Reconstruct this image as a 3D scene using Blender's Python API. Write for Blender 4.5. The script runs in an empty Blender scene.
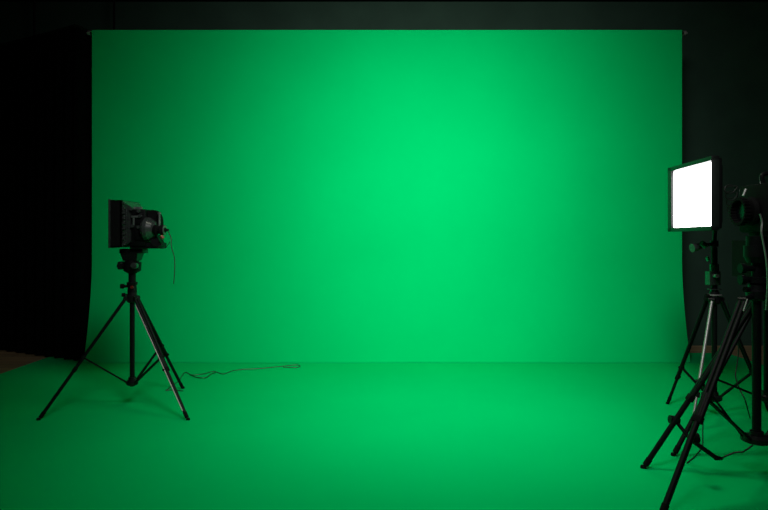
import bpy, bmesh, math, random
from mathutils import Vector, Matrix
random.seed(7)
C = bpy.context.scene.collection
CAM_H, F, HOR = 1.25, 600.0, 240.0
V = Vector

def P(px, py, Y):                                   # point at distance Y seen at a pixel
    return V(((px-384)/F*Y, Y, CAM_H+(HOR-py)/F*Y))
def G(px, py, z=0.004):                             # point on the ground seen at a pixel
    Y = (CAM_H-z)*F/(py-HOR)
    return V(((px-384)/F*Y, Y, z))

# ---------------------------------------------------------------- materials
def mat(name, col, rough=.5, metal=0., spec=.5, noise=None, emit=None, bump=0, coat=0):
    m = bpy.data.materials.new(name); m.use_nodes = True
    nt = m.node_tree; b = nt.nodes['Principled BSDF']
    b.inputs['Base Color'].default_value = (*col, 1)
    b.inputs['Roughness'].default_value = rough
    b.inputs['Metallic'].default_value = metal
    b.inputs['Specular IOR Level'].default_value = spec
    b.inputs['Coat Weight'].default_value = coat
    if noise:
        sc, amt = noise
        tc = nt.nodes.new('ShaderNodeTexCoord'); n = nt.nodes.new('ShaderNodeTexNoise')
        n.inputs['Scale'].default_value = sc; n.inputs['Detail'].default_value = 4
        nt.links.new(tc.outputs['Object'], n.inputs['Vector'])
        r = nt.nodes.new('ShaderNodeValToRGB')
        r.color_ramp.elements[0].position = .3; r.color_ramp.elements[1].position = .7
        r.color_ramp.elements[0].color = (*[c*(1-amt) for c in col], 1)
        r.color_ramp.elements[1].color = (*[min(1, c*(1+amt)) for c in col], 1)
        nt.links.new(n.outputs['Fac'], r.inputs['Fac']); nt.links.new(r.outputs['Color'], b.inputs['Base Color'])
        if bump:
            bp = nt.nodes.new('ShaderNodeBump'); bp.inputs['Strength'].default_value = bump
            bp.inputs['Distance'].default_value = .01
            nt.links.new(n.outputs['Fac'], bp.inputs['Height']); nt.links.new(bp.outputs['Normal'], b.inputs['Normal'])
    if emit:
        b.inputs['Emission Color'].default_value = (*emit[0], 1); b.inputs['Emission Strength'].default_value = emit[1]
    return m

GREEN = (0, .58, .148)
M_cloth = mat('chroma_green_cloth', GREEN, .9, spec=0, noise=(1.2, .03))
M_floorgreen = mat('chroma_green_vinyl', GREEN, .8, spec=0, noise=(1.0, .03))
M_black = mat('black_powder_coat', (.004, .005, .005), .5, spec=.14, noise=(60, .25))
M_satin = mat('satin_black_metal', (.008, .009, .009), .4, spec=.25, metal=.1, noise=(40, .2))
M_rubber = mat('black_rubber', (.004, .004, .004), .8, spec=.12, noise=(30, .2))
M_grey = mat('dark_grey_plastic', (.036, .044, .040), .24, spec=.75, noise=(50, .2))
M_rail = mat('worn_grey_metal', (.16, .19, .17), .35, metal=.5, noise=(50, .2))
M_rail2 = mat('dull_grey_metal', (.05, .06, .055), .35, metal=.4, noise=(50, .2))
M_silver = mat('brushed_aluminium', (.34, .34, .32), .45, metal=.6, noise=(80, .1))
M_glass = mat('lens_glass', (.003, .004, .006), .25, spec=.3, noise=(3, .1))
M_red = mat('red_plastic', (.16, .012, .01), .4, noise=(30, .1))
M_orange = mat('copper_plug', (.30, .07, .03), .4, noise=(30, .1))
M_wall = mat('dark_painted_wall', (.027, .060, .042), .85, spec=.15, noise=(2.5, .12), bump=.05)
M_ceil = mat('black_painted_ceiling', (.010, .012, .011), .9, spec=.1, noise=(2, .2))
M_velvet = mat('black_velvet', (.004, .005, .005), .95, spec=.05, noise=(8, .3))
M_cord = mat('black_cord', (.010, .014, .011), .5, noise=(40, .2))
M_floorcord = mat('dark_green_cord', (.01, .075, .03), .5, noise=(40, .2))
M_led = mat('led_diffuser', (.8, .8, .8), .4, noise=(20, .02), emit=((1, .985, .99), 9))

def wood():
    m = bpy.data.materials.new('brown_plank_floor'); m.use_nodes = True
    nt = m.node_tree; N = nt.nodes; L = nt.links; b = N['Principled BSDF']
    tc = N.new('ShaderNodeTexCoord')
    br = N.new('ShaderNodeTexBrick'); br.inputs['Scale'].default_value = 1
    br.inputs['Brick Width'].default_value = 1.6; br.inputs['Row Height'].default_value = .14
    br.inputs['Mortar Size'].default_value = .004
    br.inputs['Color1'].default_value = (.56, .40, .20, 1); br.inputs['Color2'].default_value = (.40, .29, .14, 1)
    br.inputs['Mortar'].default_value = (.02, .012, .008, 1)
    mp = N.new('ShaderNodeMapping'); mp.inputs['Scale'].default_value = (1.2, 18, 1)
    n = N.new('ShaderNodeTexNoise'); n.inputs['Scale'].default_value = 2.5; n.inputs['Detail'].default_value = 6
    mx = N.new('ShaderNodeMix'); mx.data_type = 'RGBA'; mx.blend_type = 'MULTIPLY'; mx.inputs['Factor'].default_value = .5
    L.new(tc.outputs['Object'], br.inputs['Vector']); L.new(tc.outputs['Object'], mp.inputs['Vector'])
    L.new(mp.outputs['Vector'], n.inputs['Vector']); L.new(br.outputs['Color'], mx.inputs[6]); L.new(n.outputs['Color'], mx.inputs[7])
    L.new(mx.outputs[2], b.inputs['Base Color']); b.inputs['Roughness'].default_value = .45
    return m
M_wood = wood()

# ---------------------------------------------------------------- mesh helpers
def box(bm, lo, hi, bev=0, mtx=None):
    lo, hi = V(lo), V(hi)
    r = bmesh.ops.create_cube(bm, size=1)
    vs = r['verts']
    bmesh.ops.scale(bm, verts=vs, vec=hi-lo); bmesh.ops.translate(bm, verts=vs, vec=(lo+hi)/2)
    if mtx: bmesh.ops.transform(bm, verts=vs, matrix=mtx)
    if bev:
        es = list({e for v in vs for e in v.link_edges})
        bmesh.ops.bevel(bm, geom=es, offset=bev, segments=2, affect='EDGES', profile=.5)
def frustum(bm, a, sa, b, sb, up=V((0, 0, 1))):     # rectangular loft; sizes (side, up)
    a, b = V(a), V(b); d = (b-a).normalized(); s = d.cross(up).normalized(); u = s.cross(d)
    rings = []
    for c, (w, h) in ((a, sa), (b, sb)):
        rings.append([bm.verts.new(c+s*w/2*i+u*h/2*j) for i, j in ((-1, -1), (1, -1), (1, 1), (-1, 1))])
    for k in range(4): bm.faces.new((rings[0][k], rings[0][(k+1) % 4], rings[1][(k+1) % 4], rings[1][k]))
    bm.faces.new(rings[0][::-1]); bm.faces.new(rings[1])
def cyl(bm, a, b, r, r2=None, seg=16):
    a, b = V(a), V(b); d = b-a
    q = d.to_track_quat('Z', 'Y').to_matrix().to_4x4()
    bmesh.ops.create_cone(bm, cap_ends=True, segments=seg, radius1=r, radius2=r if r2 is None else r2,
                          depth=d.length, matrix=Matrix.Translation((a+b)/2) @ q)
def lathe(bm, a, axis, prof, seg=24):               # prof: (distance along axis, radius)
    a, axis = V(a), V(axis).normalized()
    for (t0, r0), (t1, r1) in zip(prof[:-1], prof[1:]):
        if abs(t1-t0) > 1e-5: cyl(bm, a+axis*t0, a+axis*t1, max(r0, 1e-4), max(r1, 1e-4), seg)
def tube(bm, pts, r, seg=8, smooth=6):
    pts = [V(p) for p in pts]
    if smooth and len(pts) > 2:                     # Catmull-Rom
        q = []; e = [pts[0]*2-pts[1]]+pts+[pts[-1]*2-pts[-2]]
        for i in range(1, len(e)-2):
            for k in range(smooth):
                t = k/smooth; p0, p1, p2, p3 = e[i-1:i+3]
                q.append(.5*((2*p1)+(p2-p0)*t+(2*p0-5*p1+4*p2-p3)*t*t+(3*p1-p0-3*p2+p3)*t**3))
        pts = q+[pts[-1]]
    rings = []; n = None
    for i, p in enumerate(pts):
        d = (pts[min(i+1, len(pts)-1)]-pts[max(i-1, 0)]).normalized()
        if n is None: n = d.orthogonal().normalized()
        n = (n-d*n.dot(d)).normalized(); b = d.cross(n)
        rings.append([bm.verts.new(p+(n*math.cos(2*math.pi*k/seg)+b*math.sin(2*math.pi*k/seg))*r) for k in range(seg)])
    for x, y in zip(rings[:-1], rings[1:]):
        for k in range(seg): bm.faces.new((x[k], x[(k+1) % seg], y[(k+1) % seg], y[k]))
    bm.faces.new(rings[0][::-1]); bm.faces.new(rings[-1])
def obj(name, bm, m, parent=None, smooth=True, label=None):
    me = bpy.data.meshes.new(name)
    off = V((0, 0, 0)); p = parent
    while p is not None: off += p.location; p = p.parent
    bmesh.ops.recalc_face_normals(bm, faces=bm.faces)
    bmesh.ops.translate(bm, verts=bm.verts, vec=-off)
    bm.to_mesh(me); bm.free()
    me.materials.append(m)
    if smooth:
        for f in me.polygons: f.use_smooth = True
        me.set_sharp_from_angle(angle=math.radians(35))
    o = bpy.data.objects.new(name, me); C.objects.link(o)
    if parent is not None: o.parent = parent
    if label: o['label'] = label
    return o
def mk(fn, *a, **k):
    bm = bmesh.new(); fn(bm, *a, **k); return bm
def thing(name, label, cat, loc, group=None):
    o = bpy.data.objects.new(name, None); C.objects.link(o); o.location = loc; o.empty_display_size = .1
    o['label'] = label; o['category'] = cat
    if group: o['group'] = group
    return o
def tag(o, label, cat, group=None):
    o['label'] = label; o['category'] = cat
    if group: o['group'] = group
    return o
def struct(name, bm, m):
    o = obj(name, bm, m, smooth=False); o['kind'] = 'structure'; return o

# ---------------------------------------------------------------- the room
WY, CZ, XL, XR, YF = 7.1, 4.07, -5.6, 5.6, -2.2
struct('floor', mk(box, (XL, YF, -.1), (XR, WY, 0)), M_wood)
struct('ceiling', mk(box, (XL, YF, CZ), (XR, WY, CZ+.1)), M_ceil)
struct('wall_back', mk(box, (XL-.1, WY, -.1), (XR+.1, WY+.1, CZ+.1)), M_wall)
struct('wall_front', mk(box, (XL-.1, YF-.1, -.1), (XR+.1, YF, CZ+.1)), M_wall)
struct('wall_left', mk(box, (XL-.1, YF, -.1), (XL, WY, CZ+.1)), M_ceil)
struct('wall_right', mk(box, (XR, YF, -.1), (XR+.1, WY, CZ+.1)), M_wall)

tag(obj('floor_sheet', mk(box, (-3.57, -1.9, 0), (3.78, 6.62, .004)), M_floorgreen, smooth=False),
    'bright green chroma sheet covering the studio floor', 'floor covering')

# ---------------------------------------------------------------- green backdrop
Y0, Y1, ZT = 6.25, 6.07, 3.4375
XA, XB = -3.042, 3.104
bd = thing('backdrop', 'wide bright green screen backdrop hanging in front of the dark wall', 'backdrop', (0, Y0, 0))
def sheet(bm):
    zs = [ZT-(ZT-1.05)*i/12 for i in range(13)]+[1.05-(1.05-.008)*i/20 for i in range(1, 21)]
    nx = 60; g = {}
    for j, z in enumerate(zs):
        t = max(0, (1.05-z)/1.05)
        y = Y0-(Y0-Y1)*t**1.7
        for i in range(nx+1):
            x = XA+(XB-XA)*i/nx
            w = .004*math.sin(x*2.1+.4)+.002*math.sin(x*5.3)
            g[i, j] = (x, y+w*(.3+.7*t), z)
    for s, off in ((0, 0), (1, .006)):
        vv = {k: bm.verts.new((p[0], p[1]+off, p[2])) for k, p in g.items()}
        for i in range(nx):
            for j in range(len(zs)-1):
                q = (vv[i, j], vv[i+1, j], vv[i+1, j+1], vv[i, j+1])
                bm.faces.new(q if s else q[::-1])
        if s == 0: v0 = vv
        else: v1 = vv
    J = len(zs)-1
    for j in range(J):
        bm.faces.new((v0[0, j], v1[0, j], v1[0, j+1], v0[0, j+1])); bm.faces.new((v0[nx, j], v0[nx, j+1], v1[nx, j+1], v1[nx, j]))
    for i in range(nx):
        bm.faces.new((v0[i, 0], v0[i+1, 0], v1[i+1, 0], v1[i, 0])); bm.faces.new((v0[i, J], v1[i, J], v1[i+1, J], v0[i+1, J]))
obj('sheet', mk(sheet), M_cloth, bd)
obj('crossbar', mk(cyl, (XA-.035, Y0+.03, ZT-.022), (XB+.035, Y0+.03, ZT-.022), .016), M_satin, bd)
for x, s in ((XA-.04, -1), (XB+.04, 1)):
    bm = bmesh.new(); cyl(bm, (x-.012, Y0+.03, ZT-.022), (x+.012, Y0+.03, ZT-.022), .024)
    cyl(bm, (x+s*.012, Y0+.03, ZT-.022), (x+s*.03, Y0+.03, ZT-.022), .009)
    k = obj('end_cap', bm, M_silver, bd, label='small metal end cap of the crossbar')
    x -= s*.42; WB = WY-.003
    bm = bmesh.new(); box(bm, (x-.008, Y0+.03, ZT-.055), (x+.008, WB, ZT-.03)); box(bm, (x-.03, WB-.012, ZT-.13), (x+.03, WB, ZT+.04), .003)
    cyl(bm, (x, Y0+.10, ZT-.045), (x, WB-.01, ZT-.12), .007)
    obj('wall_bracket', bm, M_black, bd)

# ---------------------------------------------------------------- black curtain behind on the left
cu = thing('curtain', 'black floor-length curtain hanging at an angle left of the green backdrop', 'curtain', (-4.1, 6.75, 0))
path = [V((-5.45, 7.0)), V((-5.0, 6.93)), V((-4.62, 6.93)), V((-3.57, 6.39)), V((-3.16, 6.16)), V((-3.13, 6.30)), V((-3.08, 6.55)), V((-3.0, 6.72))]
def curtain(bm):
    pts = []; seg = [(a, b) for a, b in zip(path[:-1], path[1:])]
    L = 0
    for a, b in seg:
        n = max(2, int((b-a).length/.02))
        for k in range(n):
            p = a.lerp(b, k/n); d = (b-a).normalized(); nn = V((-d.y, d.x)); s = L+(b-a).length*k/n
            pts.append((p, nn, s))
        L += (b-a).length
    H = 3.44; zs = [.014, .5, 1.2, 2.2, 3.1, H]
    rows = [[bm.verts.new((p.x+n.x*w, p.y+n.y*w, z)) for p, n, s in pts for w in [(.028-.004*z)*math.sin(s*2*math.pi/.17+.6*math.sin(s*3))]] for z in zs]
    for a, b in zip(rows[:-1], rows[1:]):
        for k in range(len(a)-1): bm.faces.new((a[k], a[k+1], b[k+1], b[k]))
    bmesh.ops.solidify(bm, geom=bm.faces[:], thickness=.006)
obj('drape', mk(curtain), M_velvet, cu)
bm = bmesh.new(); tube(bm, [(p.x, p.y, 3.45) for p in path], .018, smooth=0)
obj('curtain_rail', bm, M_rubber, cu)
for p in ((-5.35, 6.99), (-3.9, 6.60+.09), (-3.01, 6.69)):
    bm = bmesh.new(); cyl(bm, (p[0], p[1], 3.45), (p[0], p[1], CZ), .012); cyl(bm, (p[0], p[1], CZ-.012), (p[0], p[1], CZ), .04)
    obj('ceiling_hanger', bm, M_rubber, cu)

# ---------------------------------------------------------------- tripods
def tripod(name, label, cat, base, hubz, topz, platez, feet, col_r=.016, leg_r=.013, frac=.52,
           leg_mats=None, arms=.05, head=True, stub=None, group=None, plate_r=.05, starts_at=None):
    base = V(base); t = thing(name, label, cat, base, group)
    c = lambda z: V((base.x, base.y, z))
    bm = bmesh.new(); cyl(bm, c(platez-.03), c(topz), col_r, seg=20)
    cyl(bm, c(hubz+.05), c(topz-.01), col_r*1.12)
    obj('centre_column', bm, M_black, t)
    bm = bmesh.new(); lathe(bm, c(hubz-.035), (0, 0, 1), [(0, col_r*1.5), (.012, col_r*2.2), (.05, col_r*2.4), (.06, col_r*1.9), (.085, col_r*1.8), (.095, col_r*1.3)])
    starts = []
    for f in feet:
        d = (V(f)-base); d.z = 0; d.normalize()
        s = c(hubz)+d*arms
        if starts_at and starts_at[len(starts)]: s = V(starts_at[len(starts)])
        starts.append((s, d))
        w = d.cross(V((0, 0, 1)))*.02
        cyl(bm, c(hubz), s, .014, seg=10); cyl(bm, s-w, s+w, .017, seg=12)
    obj('collar', bm, M_satin, t)
    kd = V((-1, -.25, 0)).normalized()
    bm = bmesh.new(); cyl(bm, c(hubz+.025)+kd*col_r, c(hubz+.025)+kd*(col_r+.035), .006); cyl(bm, c(hubz+.025)+kd*(col_r+.03), c(hubz+.025)+kd*(col_r+.055), .014, seg=10)
    obj('locking_knob', bm, M_rubber, t)
    bm = bmesh.new(); lathe(bm, c(platez-.022), (0, 0, 1), [(0, plate_r*.8), (.008, plate_r), (.03, plate_r), (.04, col_r*1.6), (.06, col_r*1.5)])
    obj('spreader_plate', bm, M_satin, t)
    for i, (f, (s, d)) in enumerate(zip(feet, starts)):
        f = V(f); lm = (leg_mats or {}).get(i, M_black)
        ax = (f-s).normalized(); side = ax.cross(V((0, 0, 1))).normalized()*.011
        end = f-ax*.03; L = (end-s).length; mid = s+ax*L*(frac+.1)
        bm = bmesh.new()
        if lm is M_black:
            cyl(bm, s+side, mid+side, leg_r*.72, seg=12); cyl(bm, s-side, mid-side, leg_r*.72, seg=12)
            cyl(bm, mid-ax*L*.12, end, leg_r*.85, seg=12)
        else:
            cyl(bm, s, mid, leg_r*.8, seg=12); cyl(bm, mid, end, leg_r*.65, seg=12)
        lg = obj('leg', bm, lm, t, label='silver metal leg' if lm is M_silver else None)
        bm = bmesh.new(); box(bm, (-leg_r*1.35, -leg_r*.85, -.018), (leg_r*1.35, leg_r*.85, .018), .004, Matrix.Translation(mid) @ ax.to_track_quat('Z', 'Y').to_matrix().to_4x4())
        cyl(bm, mid+side.normalized()*.015, mid+side.normalized()*.028, .009, seg=10)
        obj('leg_lock', bm, M_rubber, lg)
        bm = bmesh.new(); cyl(bm, end-ax*.03, end+ax*.012, leg_r*1.0, leg_r*.95, seg=12); cyl(bm, V((f.x, f.y, f.z+.014)), f, leg_r*.9, leg_r*1.0, seg=12)
        obj('rubber_foot', bm, M_rubber, lg)
        j = s+ax*L*frac; p = c(platez)+d*plate_r*.85
        bm = bmesh.new()
        bw = d.cross(V((0, 0, 1)))
        frustum(bm, p, (.016, .012), j, (.016, .012))
        cyl(bm, j-bw*.02, j+bw*.02, .013, seg=10); cyl(bm, p-bw*.014, p+bw*.014, .011, seg=10)
        obj('brace', bm, M_black, t)
    return t
def ft(px, py, z=.004): return G(px, py, z)

# left tripod
bL = V((-1.884, 4.49, .004))
tl = tripod('tripod', 'black tripod standing alone at the left of the green floor', 'tripod', bL, .816, 1.055, .187,
            [ft(38.5, 420), ft(188, 420), ft(183, 388.5)], col_r=.018, leg_r=.014, arms=.045, plate_r=.042, group='tripods under cameras')
# thin silver rod added as the pale rim highlight on the right leg
s = bL+V((.03, -.03, .80)); f = ft(188, 420)
bm = bmesh.new(); a = V(s).lerp(f, .05); b = V(s).lerp(f, .93); o_ = V((-.004, -.019, .006)); cyl(bm, a+o_, b+o_, .0036, seg=8)
obj('highlight_rod', bm, M_silver, tl, label='thin silver rod added as the highlight along the right leg')

c = lambda z: V((bL.x, bL.y, z))
# pan head on top of the left tripod (a part of it)
bm = bmesh.new()
cyl(bm, c(.93), c(1.005), .026)
cyl(bm, c(.86), c(.915), .034, .03); cyl(bm, c(.915), c(.935), .038)
cyl(bm, c(1.0), c(1.02), .03, .06); cyl(bm, c(1.02), c(1.085), .062, .066); cyl(bm, c(1.085), c(1.1), .05)
hd = obj('pan_head', bm, M_black, tl)
bm = bmesh.new(); cyl(bm, (bL.x-.03, bL.y-.01, .905), (bL.x-.07, bL.y-.02, .905), .010); cyl(bm, (bL.x-.055, bL.y-.015, .905), (bL.x-.08, bL.y-.02, .905), .018, seg=10); obj('clamp_knob', bm, M_rubber, hd)
bm = bmesh.new(); box(bm, (bL.x-.095, bL.y-.045, 1.03), (bL.x-.055, bL.y+.045, 1.09), .01); cyl(bm, (bL.x-.06, bL.y-.05, 1.06), (bL.x-.06, bL.y-.085, 1.06), .02, seg=12); obj('tilt_lock', bm, M_satin, hd)
bm = bmesh.new(); cyl(bm, (bL.x+.045, bL.y-.05, 1.06), (bL.x+.045, bL.y-.085, 1.06), .024, seg=14); cyl(bm, (bL.x+.045, bL.y-.08, 1.06), (bL.x+.045, bL.y-.095, 1.06), .015, seg=14); obj('drag_dial', bm, M_grey, hd)
bm = bmesh.new(); cyl(bm, (bL.x+.015, bL.y-.036, .9), (bL.x+.015, bL.y-.048, .9), .011); obj('red_button', bm, M_red, hd, label='small red button')
bm = bmesh.new()
frustum(bm, c(1.095), (.10, .09), c(1.15), (.13, .12), up=V((0, 1, 0))); box(bm, (bL.x-.075, bL.y-.055, 1.15), (bL.x+.10, bL.y+.055, 1.185), .006)
obj('quick_release_plate', bm, M_satin, hd)

# ---------------------------------------------------------------- left camera (faces left)
bz = 1.185
cam = thing('studio_camera', 'black studio camera with square hood facing left on the lone left tripod', 'camera', (bL.x, bL.y, bz), 'studio cameras')
yc = 4.49
X = lambda px, Y=4.36: (px-384)/F*Y
Z = lambda py, Y=4.36: CAM_H+(HOR-py)/F*Y
x0, x1 = X(109, 4.33), X(121.5, 4.33); z0, z1 = Z(247.2, 4.33), Z(200, 4.33); y0, y1 = 4.33, 4.65
bm = bmesh.new(); th = .008
box(bm, (x0, y0, z0), (x1, y0+th, z1)); box(bm, (x0, y1-th, z0), (x1, y1, z1))
box(bm, (x0, y0, z0), (x1, y1, z0+th)); box(bm, (x0, y0, z1-th), (x1, y1, z1)); box(bm, (x1-.012, y0, z0), (x1, y1, z1))
hood = obj('matte_box', bm, M_rubber, cam, smooth=False)
bm = bmesh.new()
for (a, b) in (((x0-.004, y0-.006, z0-.006), (x0+.010, y0+.008, z1+.006)), ((x0-.004, y1-.008, z0-.006), (x0+.010, y1+.006, z1+.006)), ((x0-.004, y0, z0-.006), (x0+.01, y1, z0+.008)), ((x0-.004, y0, z1-.008), (x0+.01, y1, z1+.006))): box(bm, a, b, .002)
obj('rim', bm, M_grey, hood)
# ribbed bellows narrowing to the body
zc = (z0+z1)/2
bm = bmesh.new(); n = 7; bx0, bx1 = x1, X(131)
for i in range(n):
    t = i/(n-1); h = .335*(1-t)+.25*t; w = .30*(1-t)+.20*t; xa = bx0+(bx1-bx0)*i/n; xb = bx0+(bx1-bx0)*(i+1)/n; xm = (xa+xb)/2
    frustum(bm, (xa, yc, zc), (w-.03, h-.03), (xm, yc, zc), (w, h)); frustum(bm, (xm, yc, zc), (w, h), (xb, yc, zc), (w-.03, h-.03))
obj('bellows', bm, M_grey, cam, smooth=False)
for k in range(9):
    zz = z0+.02+k*(z1-z0-.04)/8
    obj('hood_clip', mk(box, (x1-.002, y0+.006, zz-.006), (x1+.018, y0+.030, zz+.006), .003), M_rail2, hood)
bm = bmesh.new(); box(bm, (X(129), 4.385, Z(246)), (X(144), 4.60, Z(209)), .008); box(bm, (X(127), 4.40, 1.187), (X(156), 4.58, Z(243)), .006)
box(bm, (X(131), 4.378, Z(224)), (X(141), 4.39, Z(213)), .003); box(bm, (X(134), 4.374, Z(240)), (X(142), 4.39, Z(228)), .003)
body = obj('body', bm, M_black, cam)
for px, py in ((131, 209), (138, 211), (139.5, 216), (132, 226), (138, 227)):
    obj('dial', mk(cyl, (X(px), 4.388, Z(py)), (X(px), 4.362, Z(py)), .012, seg=12), M_grey, body)
for a, b in (((X(130.5), 4.368, Z(217.6)), (X(139), 4.384, Z(215.6))), ((X(132), 4.37, Z(225)), (X(133.6), 4.384, Z(216))), ((X(130), 4.41, Z(209.3)), (X(139), 4.43, Z(206.5)))):
    obj('side_rail', mk(box, a, b, .002), M_rail, body, label='grey-green metal rail')
# rounded magazine at the top rear
bm = bmesh.new()
N = 14; prof = [(X(140), Z(224)), (X(140), Z(210.2))]+[(X(148)+(X(156.5)-X(148))*math.sin(math.pi/2*k/N), Z(222)+(Z(209.3)-Z(222))*math.cos(math.pi/2*k/N)) for k in range(N+1)]+[(X(156.5), Z(228))]
va = [bm.verts.new((x, 4.44, z)) for x, z in prof]; vb = [bm.verts.new((x, 4.50, z)) for x, z in prof]
bm.faces.new(va); bm.faces.new(vb[::-1])
for k in range(len(va)): bm.faces.new((va[k], vb[k], vb[(k+1) % len(va)], va[(k+1) % len(va)]))
obj('magazine', bm, M_rubber, cam)
bm = bmesh.new(); cyl(bm, (X(157.3), 4.40, Z(229)), (X(157.3), 4.40, Z(212.8)), .008); cyl(bm, (X(157.3), 4.40, Z(214)), (X(157.3), 4.40, Z(212)), .012)
obj('rear_post', bm, M_rail, cam, label='pale upright post')
# rear round housing and viewfinder
bm = bmesh.new(); lathe(bm, (X(141), 4.41, Z(229)), (1, 0, 0), [(0, .072), (.02, .088), (.045, .086), (.075, .066), (.095, .045)], 28)
drum = obj('round_housing', bm, M_grey, cam)
bm = bmesh.new(); lathe(bm, (X(153), 4.38, Z(230)), (1, 0, 0), [(0, .036), (.02, .04), (.028, .03), (.042, .03), (.05, .039), (.068, .036), (.078, .022), (.09, .012), (.108, .006)], 20)
vf = obj('viewfinder', bm, M_rubber, cam)
bm = bmesh.new(); cyl(bm, (X(163.2), 4.38, Z(230)), (X(164), 4.38, Z(230)), .036, seg=20); obj('ring', bm, M_rail, vf, label='pale ring near the eyepiece')
bm = bmesh.new(); cyl(bm, (X(161), 4.36, Z(236)), (X(163.5), 4.36, Z(238.5)), .013, seg=12); obj('plug', bm, M_orange, cam, label='small orange cable plug')
bm = bmesh.new(); frustum(bm, (X(150), 4.44, Z(244)), (.10, .05), (X(157), 4.44, Z(240)), (.08, .09)); obj('battery', bm, M_black, cam, smooth=False)
bm = bmesh.new(); cyl(bm, (x1-.02, yc, zc), (x1-.055, yc, zc), .085, seg=32)
ln = obj('lens', bm, M_satin, cam)
obj('lens_glass', mk(cyl, (x1-.055, yc, zc), (x1-.06, yc, zc), .07, seg=32), M_glass, ln)
bm = bmesh.new(); tube(bm, [(X(162), 4.38, Z(239)), (X(160), 4.38, Z(246)), (X(157), 4.39, Z(247.5)), (X(152), 4.41, Z(246))], .0035)
tube(bm, [(X(167), 4.38, Z(231)), (X(170), 4.38, Z(238)), (X(171), 4.37, Z(247)), (X(174), 4.37, Z(258)), (X(174.6), 4.36, Z(272)), (X(173.6), 4.36, Z(284))], .0032)
tube(bm, [(X(169), 4.38, Z(242)), (X(165), 4.38, Z(247)), (X(160), 4.38, Z(248.5)), (X(155), 4.41, Z(246.5))], .0028)
obj('loose_cord', bm, M_cord, cam)

# cord on the floor by the left tripod
def gp(px, py, z=.0075):
    g = G(px, py, z); g.y = min(g.y, 6.035); return g
bm = bmesh.new()
tube(bm, [gp(*p) for p in ((166, 390.5), (171, 390), (178, 390.5), (183, 391))], .0045)
tube(bm, [gp(*p) for p in ((166, 390.5), (172, 386), (179, 380.5), (185, 372.5), (192, 375), (203, 374), (214, 371.5), (223, 374), (232, 371), (242, 369.5), (260, 368.5), (280, 366.5), (292, 365.2), (298, 365), (300, 366), (296, 367.5), (283, 367.2))], .0045)
tube(bm, [gp(*p, .012) for p in ((190, 374.5), (198, 377.5), (206, 377.5), (211, 374), (216, 372.3))], .004)
tag(obj('power_cord', bm, M_floorcord), 'thin dark cord snaking over the green floor from the left tripod', 'cord')

# ---------------------------------------------------------------- right: panel light and its stand
b1 = V((2.34, 4.25, .004))
t1 = tripod('light_stand', 'black stand with one silver leg under the glowing panel light', 'light stand', b1, .83, 1.20, .135,
            [ft(667.5, 404), ft(691, 431.5), V((2.78, 4.32, .004))], leg_mats={1: M_silver}, frac=.66, col_r=.018, arms=.05, group='black light stands')
c1 = lambda z, dx=0, dy=0: V((b1.x+dx, b1.y+dy, z))
pz = 1.25+(240-196.7)*4.1/600
bm = bmesh.new()
cyl(bm, c1(.86), c1(.9), .026); cyl(bm, c1(.9), c1(.905), .045)
cyl(bm, c1(1.02), c1(1.08), .03)
box(bm, c1(.93, -.05, -.035), c1(1.03, .03, .035), .008)
sw = obj('swivel_head', bm, M_grey, t1)
bm = bmesh.new(); cyl(bm, c1(1.0, -.02, -.035), c1(1.0, -.02, -.075), .013); obj('clamp_knob', bm, M_silver, sw, label='pale clamp knob')
bm = bmesh.new(); lathe(bm, c1(.852), (0, 0, 1), [(0, .03), (.006, .05), (.012, .05), (.018, .024)]); obj('top_flange', bm, M_silver, t1, label='pale flange ring on the stand top')

pl = thing('panel_light', 'rectangular glowing white panel light in a black frame on the right', 'studio light', (b1.x, b1.y, 1.20))
A, B_ = P(667.5, 200, 4.43), P(711.4, 200, 3.77)     # far and near ends of the face
dx = (B_-A); dx.z = 0; W = dx.length; ux = dx.normalized(); nz = V((ux.y, -ux.x, 0))    # nz points into the body
if nz.x < 0: nz = -nz
mid = (A+B_)/2; mid.z = pz; hh = .235
FM = Matrix((( ux.x, nz.x, 0, mid.x), (ux.y, nz.y, 0, mid.y), (0, 0, 1, mid.z), (0, 0, 0, 1)))   # local x along the face, y into the body
w2 = W/2; fr = .062
M_frame = mat('satin_black_frame', (.010, .014, .012), .4, spec=.4, noise=(40, .2))
bm = bmesh.new()
box(bm, (-w2, 0, -hh), (-w2+fr, .05, hh), .004, FM); box(bm, (w2-.007, 0, -hh), (w2, .05, hh), .004, FM)
box(bm, (-w2, 0, hh-.03), (w2, .05, hh), .004, FM); box(bm, (-w2, 0, -hh), (w2, .05, -hh+.028), .004, FM)
obj('frame', bm, M_frame, pl)
bm = bmesh.new(); box(bm, (-w2+.01, .03, -hh+.01), (w2-.012, .075, hh-.01), .01, FM)
for k in range(12):
    xx = -w2+.07+k*(2*w2-.14)/11; box(bm, (xx-.008, .07, -hh+.05), (xx+.008, .10, hh-.05), .003, FM)
obj('housing', bm, M_black, pl)
obj('diffuser', mk(box, (-w2+fr, .020, -hh+.028), (w2-.007, .029, hh-.034), 0, FM), M_led, pl, smooth=False, label='glowing white diffuser')
bm = bmesh.new()
q = lambda x, y, z: FM @ V((x, y, z))
tube(bm, [q(0, .09, -.05), q(0, .13, -.06), V((b1.x, b1.y, 1.36)), V((b1.x, b1.y, 1.21))], .014)
box(bm, (-.06, .072, -.10), (.06, .10, -.01), .004, FM)
cyl(bm, (b1.x, b1.y, 1.202), (b1.x, b1.y, 1.245), .026)
yk = obj('yoke', bm, M_satin, pl)
bm = bmesh.new(); cyl(bm, q(0, .13, -.06), q(.06, .13, -.06), .024, seg=10); obj('tilt_knob', bm, M_rubber, yk)
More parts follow.
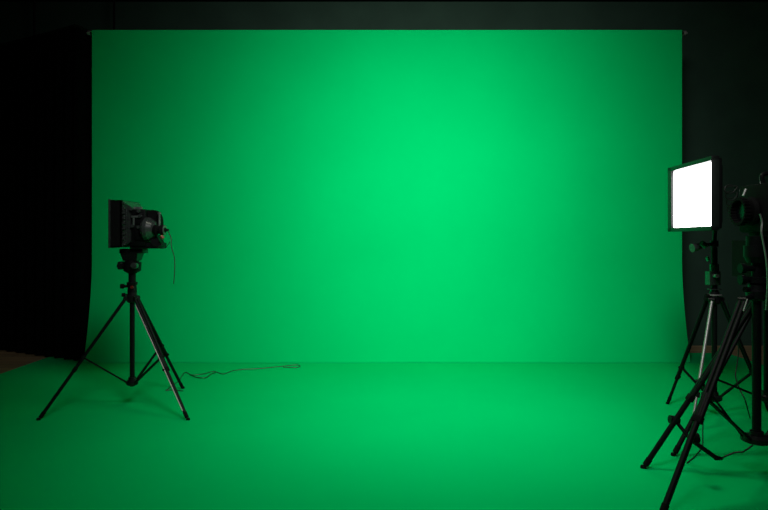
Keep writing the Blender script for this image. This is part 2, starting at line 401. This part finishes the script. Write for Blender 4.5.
bm = bmesh.new(); ck = P(692, 248, 4.12); cyl(bm, ck, ck+V((.06, .01, .01)), .03, .022, 12); cyl(bm, ck+V((.05, .01, .01)), V((b1.x, b1.y, 1.225)), .012)
cyl(bm, P(701, 243, 4.1), P(706, 246, 4.1), .02); 
obj('yoke_clamp', bm, M_grey, pl)
bm = bmesh.new(); cyl(bm, P(707, 257, 4.21), P(708.5, 261, 4.21), .011); obj('pin', bm, M_silver, t1, label='small bright pin')
# power box and looped cord at the back of the panel
bm = bmesh.new(); box(bm, (-.05, .095, -.02), (.12, .15, .12), .01, FM); obj('power_box', bm, M_black, pl)
bm = bmesh.new(); pts = []
for k in range(40):
    a = k*.62; pts.append(P(730+6*math.cos(a)+k*.1, 186+k*.65+6*math.sin(a), 4.0+.002*k))
tube(bm, [q(.05, .145, .05)]+pts, .004, smooth=3, seg=6); obj('coiled_cord', bm, M_cord, pl)

# ---------------------------------------------------------------- right: nearest tripod with camera
b2 = V((1.975, 3.18, .004))
hub2 = 1.25-54/600*3.18
t2 = tripod('tripod', 'largest black tripod nearest the right edge, its legs crossing the panel light stand', 'tripod', b2, hub2, 1.27, .20,
            [ft(643.5, 468), ft(661, 517), V((2.55, 3.35, .004))], frac=.50, col_r=.022, leg_r=.017, arms=.06, plate_r=.075, group='tripods under cameras', starts_at=[P(757, 298, 3.23), P(743, 300, 3.11), None])
c2 = lambda z, dx=0, dy=0: V((b2.x+dx, b2.y+dy, z))
# low strut clipped to the left leg, ending close to the floor
J = P(675, 420, 3.285); K = P(690, 439, 3.22); E = P(717, 458.5, 3.20)
bm = bmesh.new(); cyl(bm, J, K, .010); cyl(bm, K, E, .012); cyl(bm, E+V((-.01, 0, .004)), E+V((.03, 0, 0)), .014, .008)
cyl(bm, J+V((-.03, 0, .005)), J+V((.02, 0, -.003)), .022)
obj('low_strut', bm, M_black, t2)
bm = bmesh.new(); cyl(bm, P(691, 438, 3.06), P(698, 438, 3.06), .026, seg=12); obj('strut_knob', bm, M_rubber, t2)
bm = bmesh.new(); pp = c2(.18, -.05, -.05); tube(bm, [E+V((.02, 0, 0)), P(726, 456, 3.18), P(735, 452.5, 3.17), P(742, 452, 3.15), P(746, 450, 3.14), pp], .0045); obj('tether_cord', bm, M_cord, t2)
bm = bmesh.new(); cyl(bm, c2(hub2+.06), c2(hub2+.09), .05); cyl(bm, c2(1.13), c2(1.16), .045, .06); cyl(bm, c2(1.16), c2(1.22), .062); cyl(bm, c2(1.22), c2(1.27), .05)
for z, r in ((1.10, .04), (1.04, .035)): cyl(bm, c2(z, -.09, -.02), c2(z, .0, 0), .016, seg=12); cyl(bm, c2(z, -.10, -.02), c2(z, -.075, -.02), .026, seg=12)
hd2 = obj('pan_head', bm, M_black, t2)
bm = bmesh.new(); tube(bm, [P(760, 214, 2.98), P(762, 222, 2.98), P(761.5, 232, 2.97), P(764, 246, 2.97), P(766.5, 262, 2.97), P(767.5, 285, 2.99), P(766, 310, 3.02)], .0045)
obj('silver_cord', bm, M_silver, t2, label='pale cord hanging in front of the column')
bm = bmesh.new(); s0 = P(747.5, 299, 3.02); s1 = P(743.5, 311, 3.01); cyl(bm, s0, s1, .004); obj('leg_glint', bm, M_silver, t2, label='short silver strip added as a glint at a leg top')  # the silver strip stands in for a glint where the leg starts

cam2 = thing('studio_camera', 'dark camera cut off by the right edge, on the nearest tripod', 'camera', (b2.x, b2.y, 1.27), 'studio cameras')
bm = bmesh.new()
xa, xb = b2.x-.03, b2.x+.30
box(bm, (xa, 3.03, 1.29), (xb, 3.30, 1.545), .02); box(bm, (xa+.04, 3.06, 1.273), (xb-.08, 3.27, 1.30), .006)
box(bm, (xa+.03, 3.02, 1.33), (xa+.20, 3.032, 1.48), .004)
obj('body', bm, M_rubber, cam2)
bm = bmesh.new(); lathe(bm, (xa, 3.16, 1.40), (-1, 0, 0), [(0, .07), (.015, .078), (.03, .072), (.034, .066), (.055, .07)], 28)
for k in range(24):
    a = 2*math.pi*k/24; cc = V((xa-.055, 3.16+.066*math.cos(a), 1.40+.066*math.sin(a))); cyl(bm, cc, cc+V((-.03, 0, 0)), .009, seg=6)
ln2 = obj('lens', bm, M_rubber, cam2)
obj('lens_glass', mk(cyl, (xa-.053, 3.16, 1.40), (xa-.058, 3.16, 1.40), .054, seg=28), M_glass, ln2)
bm = bmesh.new(); cyl(bm, P(743.2, 196, 3.05), P(746, 189, 3.05), .0065, seg=10); obj('lens_glint', bm, M_silver, ln2, label='little silver rod added as a glint beside the lens')  # small silver cylinder modelled in place of a glint by the lens
bm = bmesh.new(); tube(bm, [(xa+.05, 3.16, 1.54), (xa+.06, 3.16, 1.60), (xa+.24, 3.16, 1.60), (xb-.03, 3.16, 1.54)], .012); obj('top_handle', bm, M_satin, cam2)
for a, z, q_ in ((.13, 1.44, .03), (.06, 1.36, .014)): obj('dial', mk(cyl, (xa+a, 3.025, z), (xa+a, 3.0, z), q_, seg=20), M_black, cam2)

# ---------------------------------------------------------------- right: third stand behind, with a dark lamp head
b3 = V((2.31, 3.62, .004))
t3 = tripod('light_stand', 'black stand half hidden behind the nearest tripod at the right edge', 'light stand', b3, .93, 1.02, .30,
            [ft(673.5, 455.5), V((2.66, 4.06, .004)), V((2.75, 3.25, .004))], frac=.55, col_r=.018, leg_r=.016, arms=.05, plate_r=.04, group='black light stands')
lamp = thing('lamp_head', 'dark boxy lamp head on the hidden stand at the right edge', 'studio light', (b3.x, b3.y, 1.02))
bm = bmesh.new(); box(bm, (b3.x-.10, b3.y-.09, 1.035), (b3.x+.14, b3.y+.09, 1.24), .012); cyl(bm, (b3.x, b3.y, 1.022), (b3.x, b3.y, 1.05), .028)
for k in range(5): box(bm, (b3.x-.08+k*.04, b3.y-.096, 1.06), (b3.x-.066+k*.04, b3.y-.088, 1.2), .002)
obj('housing', bm, M_black, lamp)
bm = bmesh.new(); frustum(bm, (b3.x-.10, b3.y, 1.137), (.17, .18), (b3.x-.15, b3.y, 1.137), (.21, .22)); obj('reflector_hood', bm, M_rubber, lamp, smooth=False)

# cords around the right stands
bm = bmesh.new()
tube(bm, [P(726, 300, 4.12), P(734, 325, 4.14), P(738.5, 347, 4.15), P(737, 364, 4.15), P(735.5, 376, 4.13), P(740, 390, 4.10), P(745, 400, 4.06), G(750, 418, .008)], .0042)
tag(obj('hanging_cord', bm, M_cord), 'thin dark cord drooping in a loop to the floor behind the nearest tripod', 'cord')
bm = bmesh.new()
tube(bm, [G(704, 408, .008), G(703, 420, .008), G(702.5, 435, .008), G(702, 446, .008), G(696, 455, .008), G(687, 463, .008)], .0038)
tag(obj('power_cord', bm, M_floorcord), 'short thin cord lying on the floor between the right stands', 'cord')

# ---------------------------------------------------------------- camera and light
cd = bpy.data.cameras.new('camera'); co = bpy.data.objects.new('camera', cd); C.objects.link(co)
co.location = (0, 0, CAM_H); co.rotation_euler = (math.pi/2, 0, 0)
cd.sensor_width = 36; cd.lens = F/768*36; cd.shift_y = -(255-HOR)/768; cd.clip_end = 60
bpy.context.scene.camera = co

def light(kind, loc, target, power, col=(1, 1, 1), **k):
    l = bpy.data.lights.new('light', kind); l.energy = power; l.color = col
    for a, b in k.items(): setattr(l, a, b)
    o = bpy.data.objects.new('studio_lamp', l); C.objects.link(o); o.location = loc
    o.rotation_euler = (V(target)-V(loc)).to_track_quat('-Z', 'Y').to_euler()
    return o
# key spot from the ceiling in front of the backdrop, and a soft overhead for the floor
def beam(o, power):                                 # lamp head with a soft reflector: brightness falls with the angle from its axis
    l = o.data; l.use_nodes = True; nt = l.node_tree; e = nt.nodes['Emission']
    tc = nt.nodes.new('ShaderNodeTexCoord'); sp = nt.nodes.new('ShaderNodeSeparateXYZ'); ab = nt.nodes.new('ShaderNodeMath'); ab.operation = 'ABSOLUTE'
    pw = nt.nodes.new('ShaderNodeMath'); pw.operation = 'POWER'; pw.inputs[1].default_value = power
    nt.links.new(tc.outputs['Normal'], sp.inputs[0]); nt.links.new(sp.outputs['Z'], ab.inputs[0])
    nt.links.new(ab.outputs[0], pw.inputs[0]); nt.links.new(pw.outputs[0], e.inputs['Strength'])
beam(light('SPOT', (.22, 1.5, 3.9), (.42, 6.2, 1.0), 1170, (1, 1, 1.06), spot_size=math.radians(160), spot_blend=.3, shadow_soft_size=.6), 10)
beam(light('SPOT', (.6, 1.5, 3.9), (.5, 6.2, 2.2), 870, (1, 1, .9), spot_size=math.radians(160), spot_blend=.3, shadow_soft_size=.5), 10)
beam(light('SPOT', (.3, 3.8, 3.9), (.35, 3.6, 0), 240, (1, 1, .8), spot_size=math.radians(160), spot_blend=.3, shadow_soft_size=.4), 8)

w = bpy.data.worlds.new('world'); bpy.context.scene.world = w; w.use_nodes = True
w.node_tree.nodes['Background'].inputs[0].default_value = (0, 0, 0, 1)
vs = bpy.context.scene.view_settings
vs.view_transform = 'Standard'; vs.look = 'None'; vs.exposure = 0; vs.gamma = 1; vs.use_curve_mapping = False
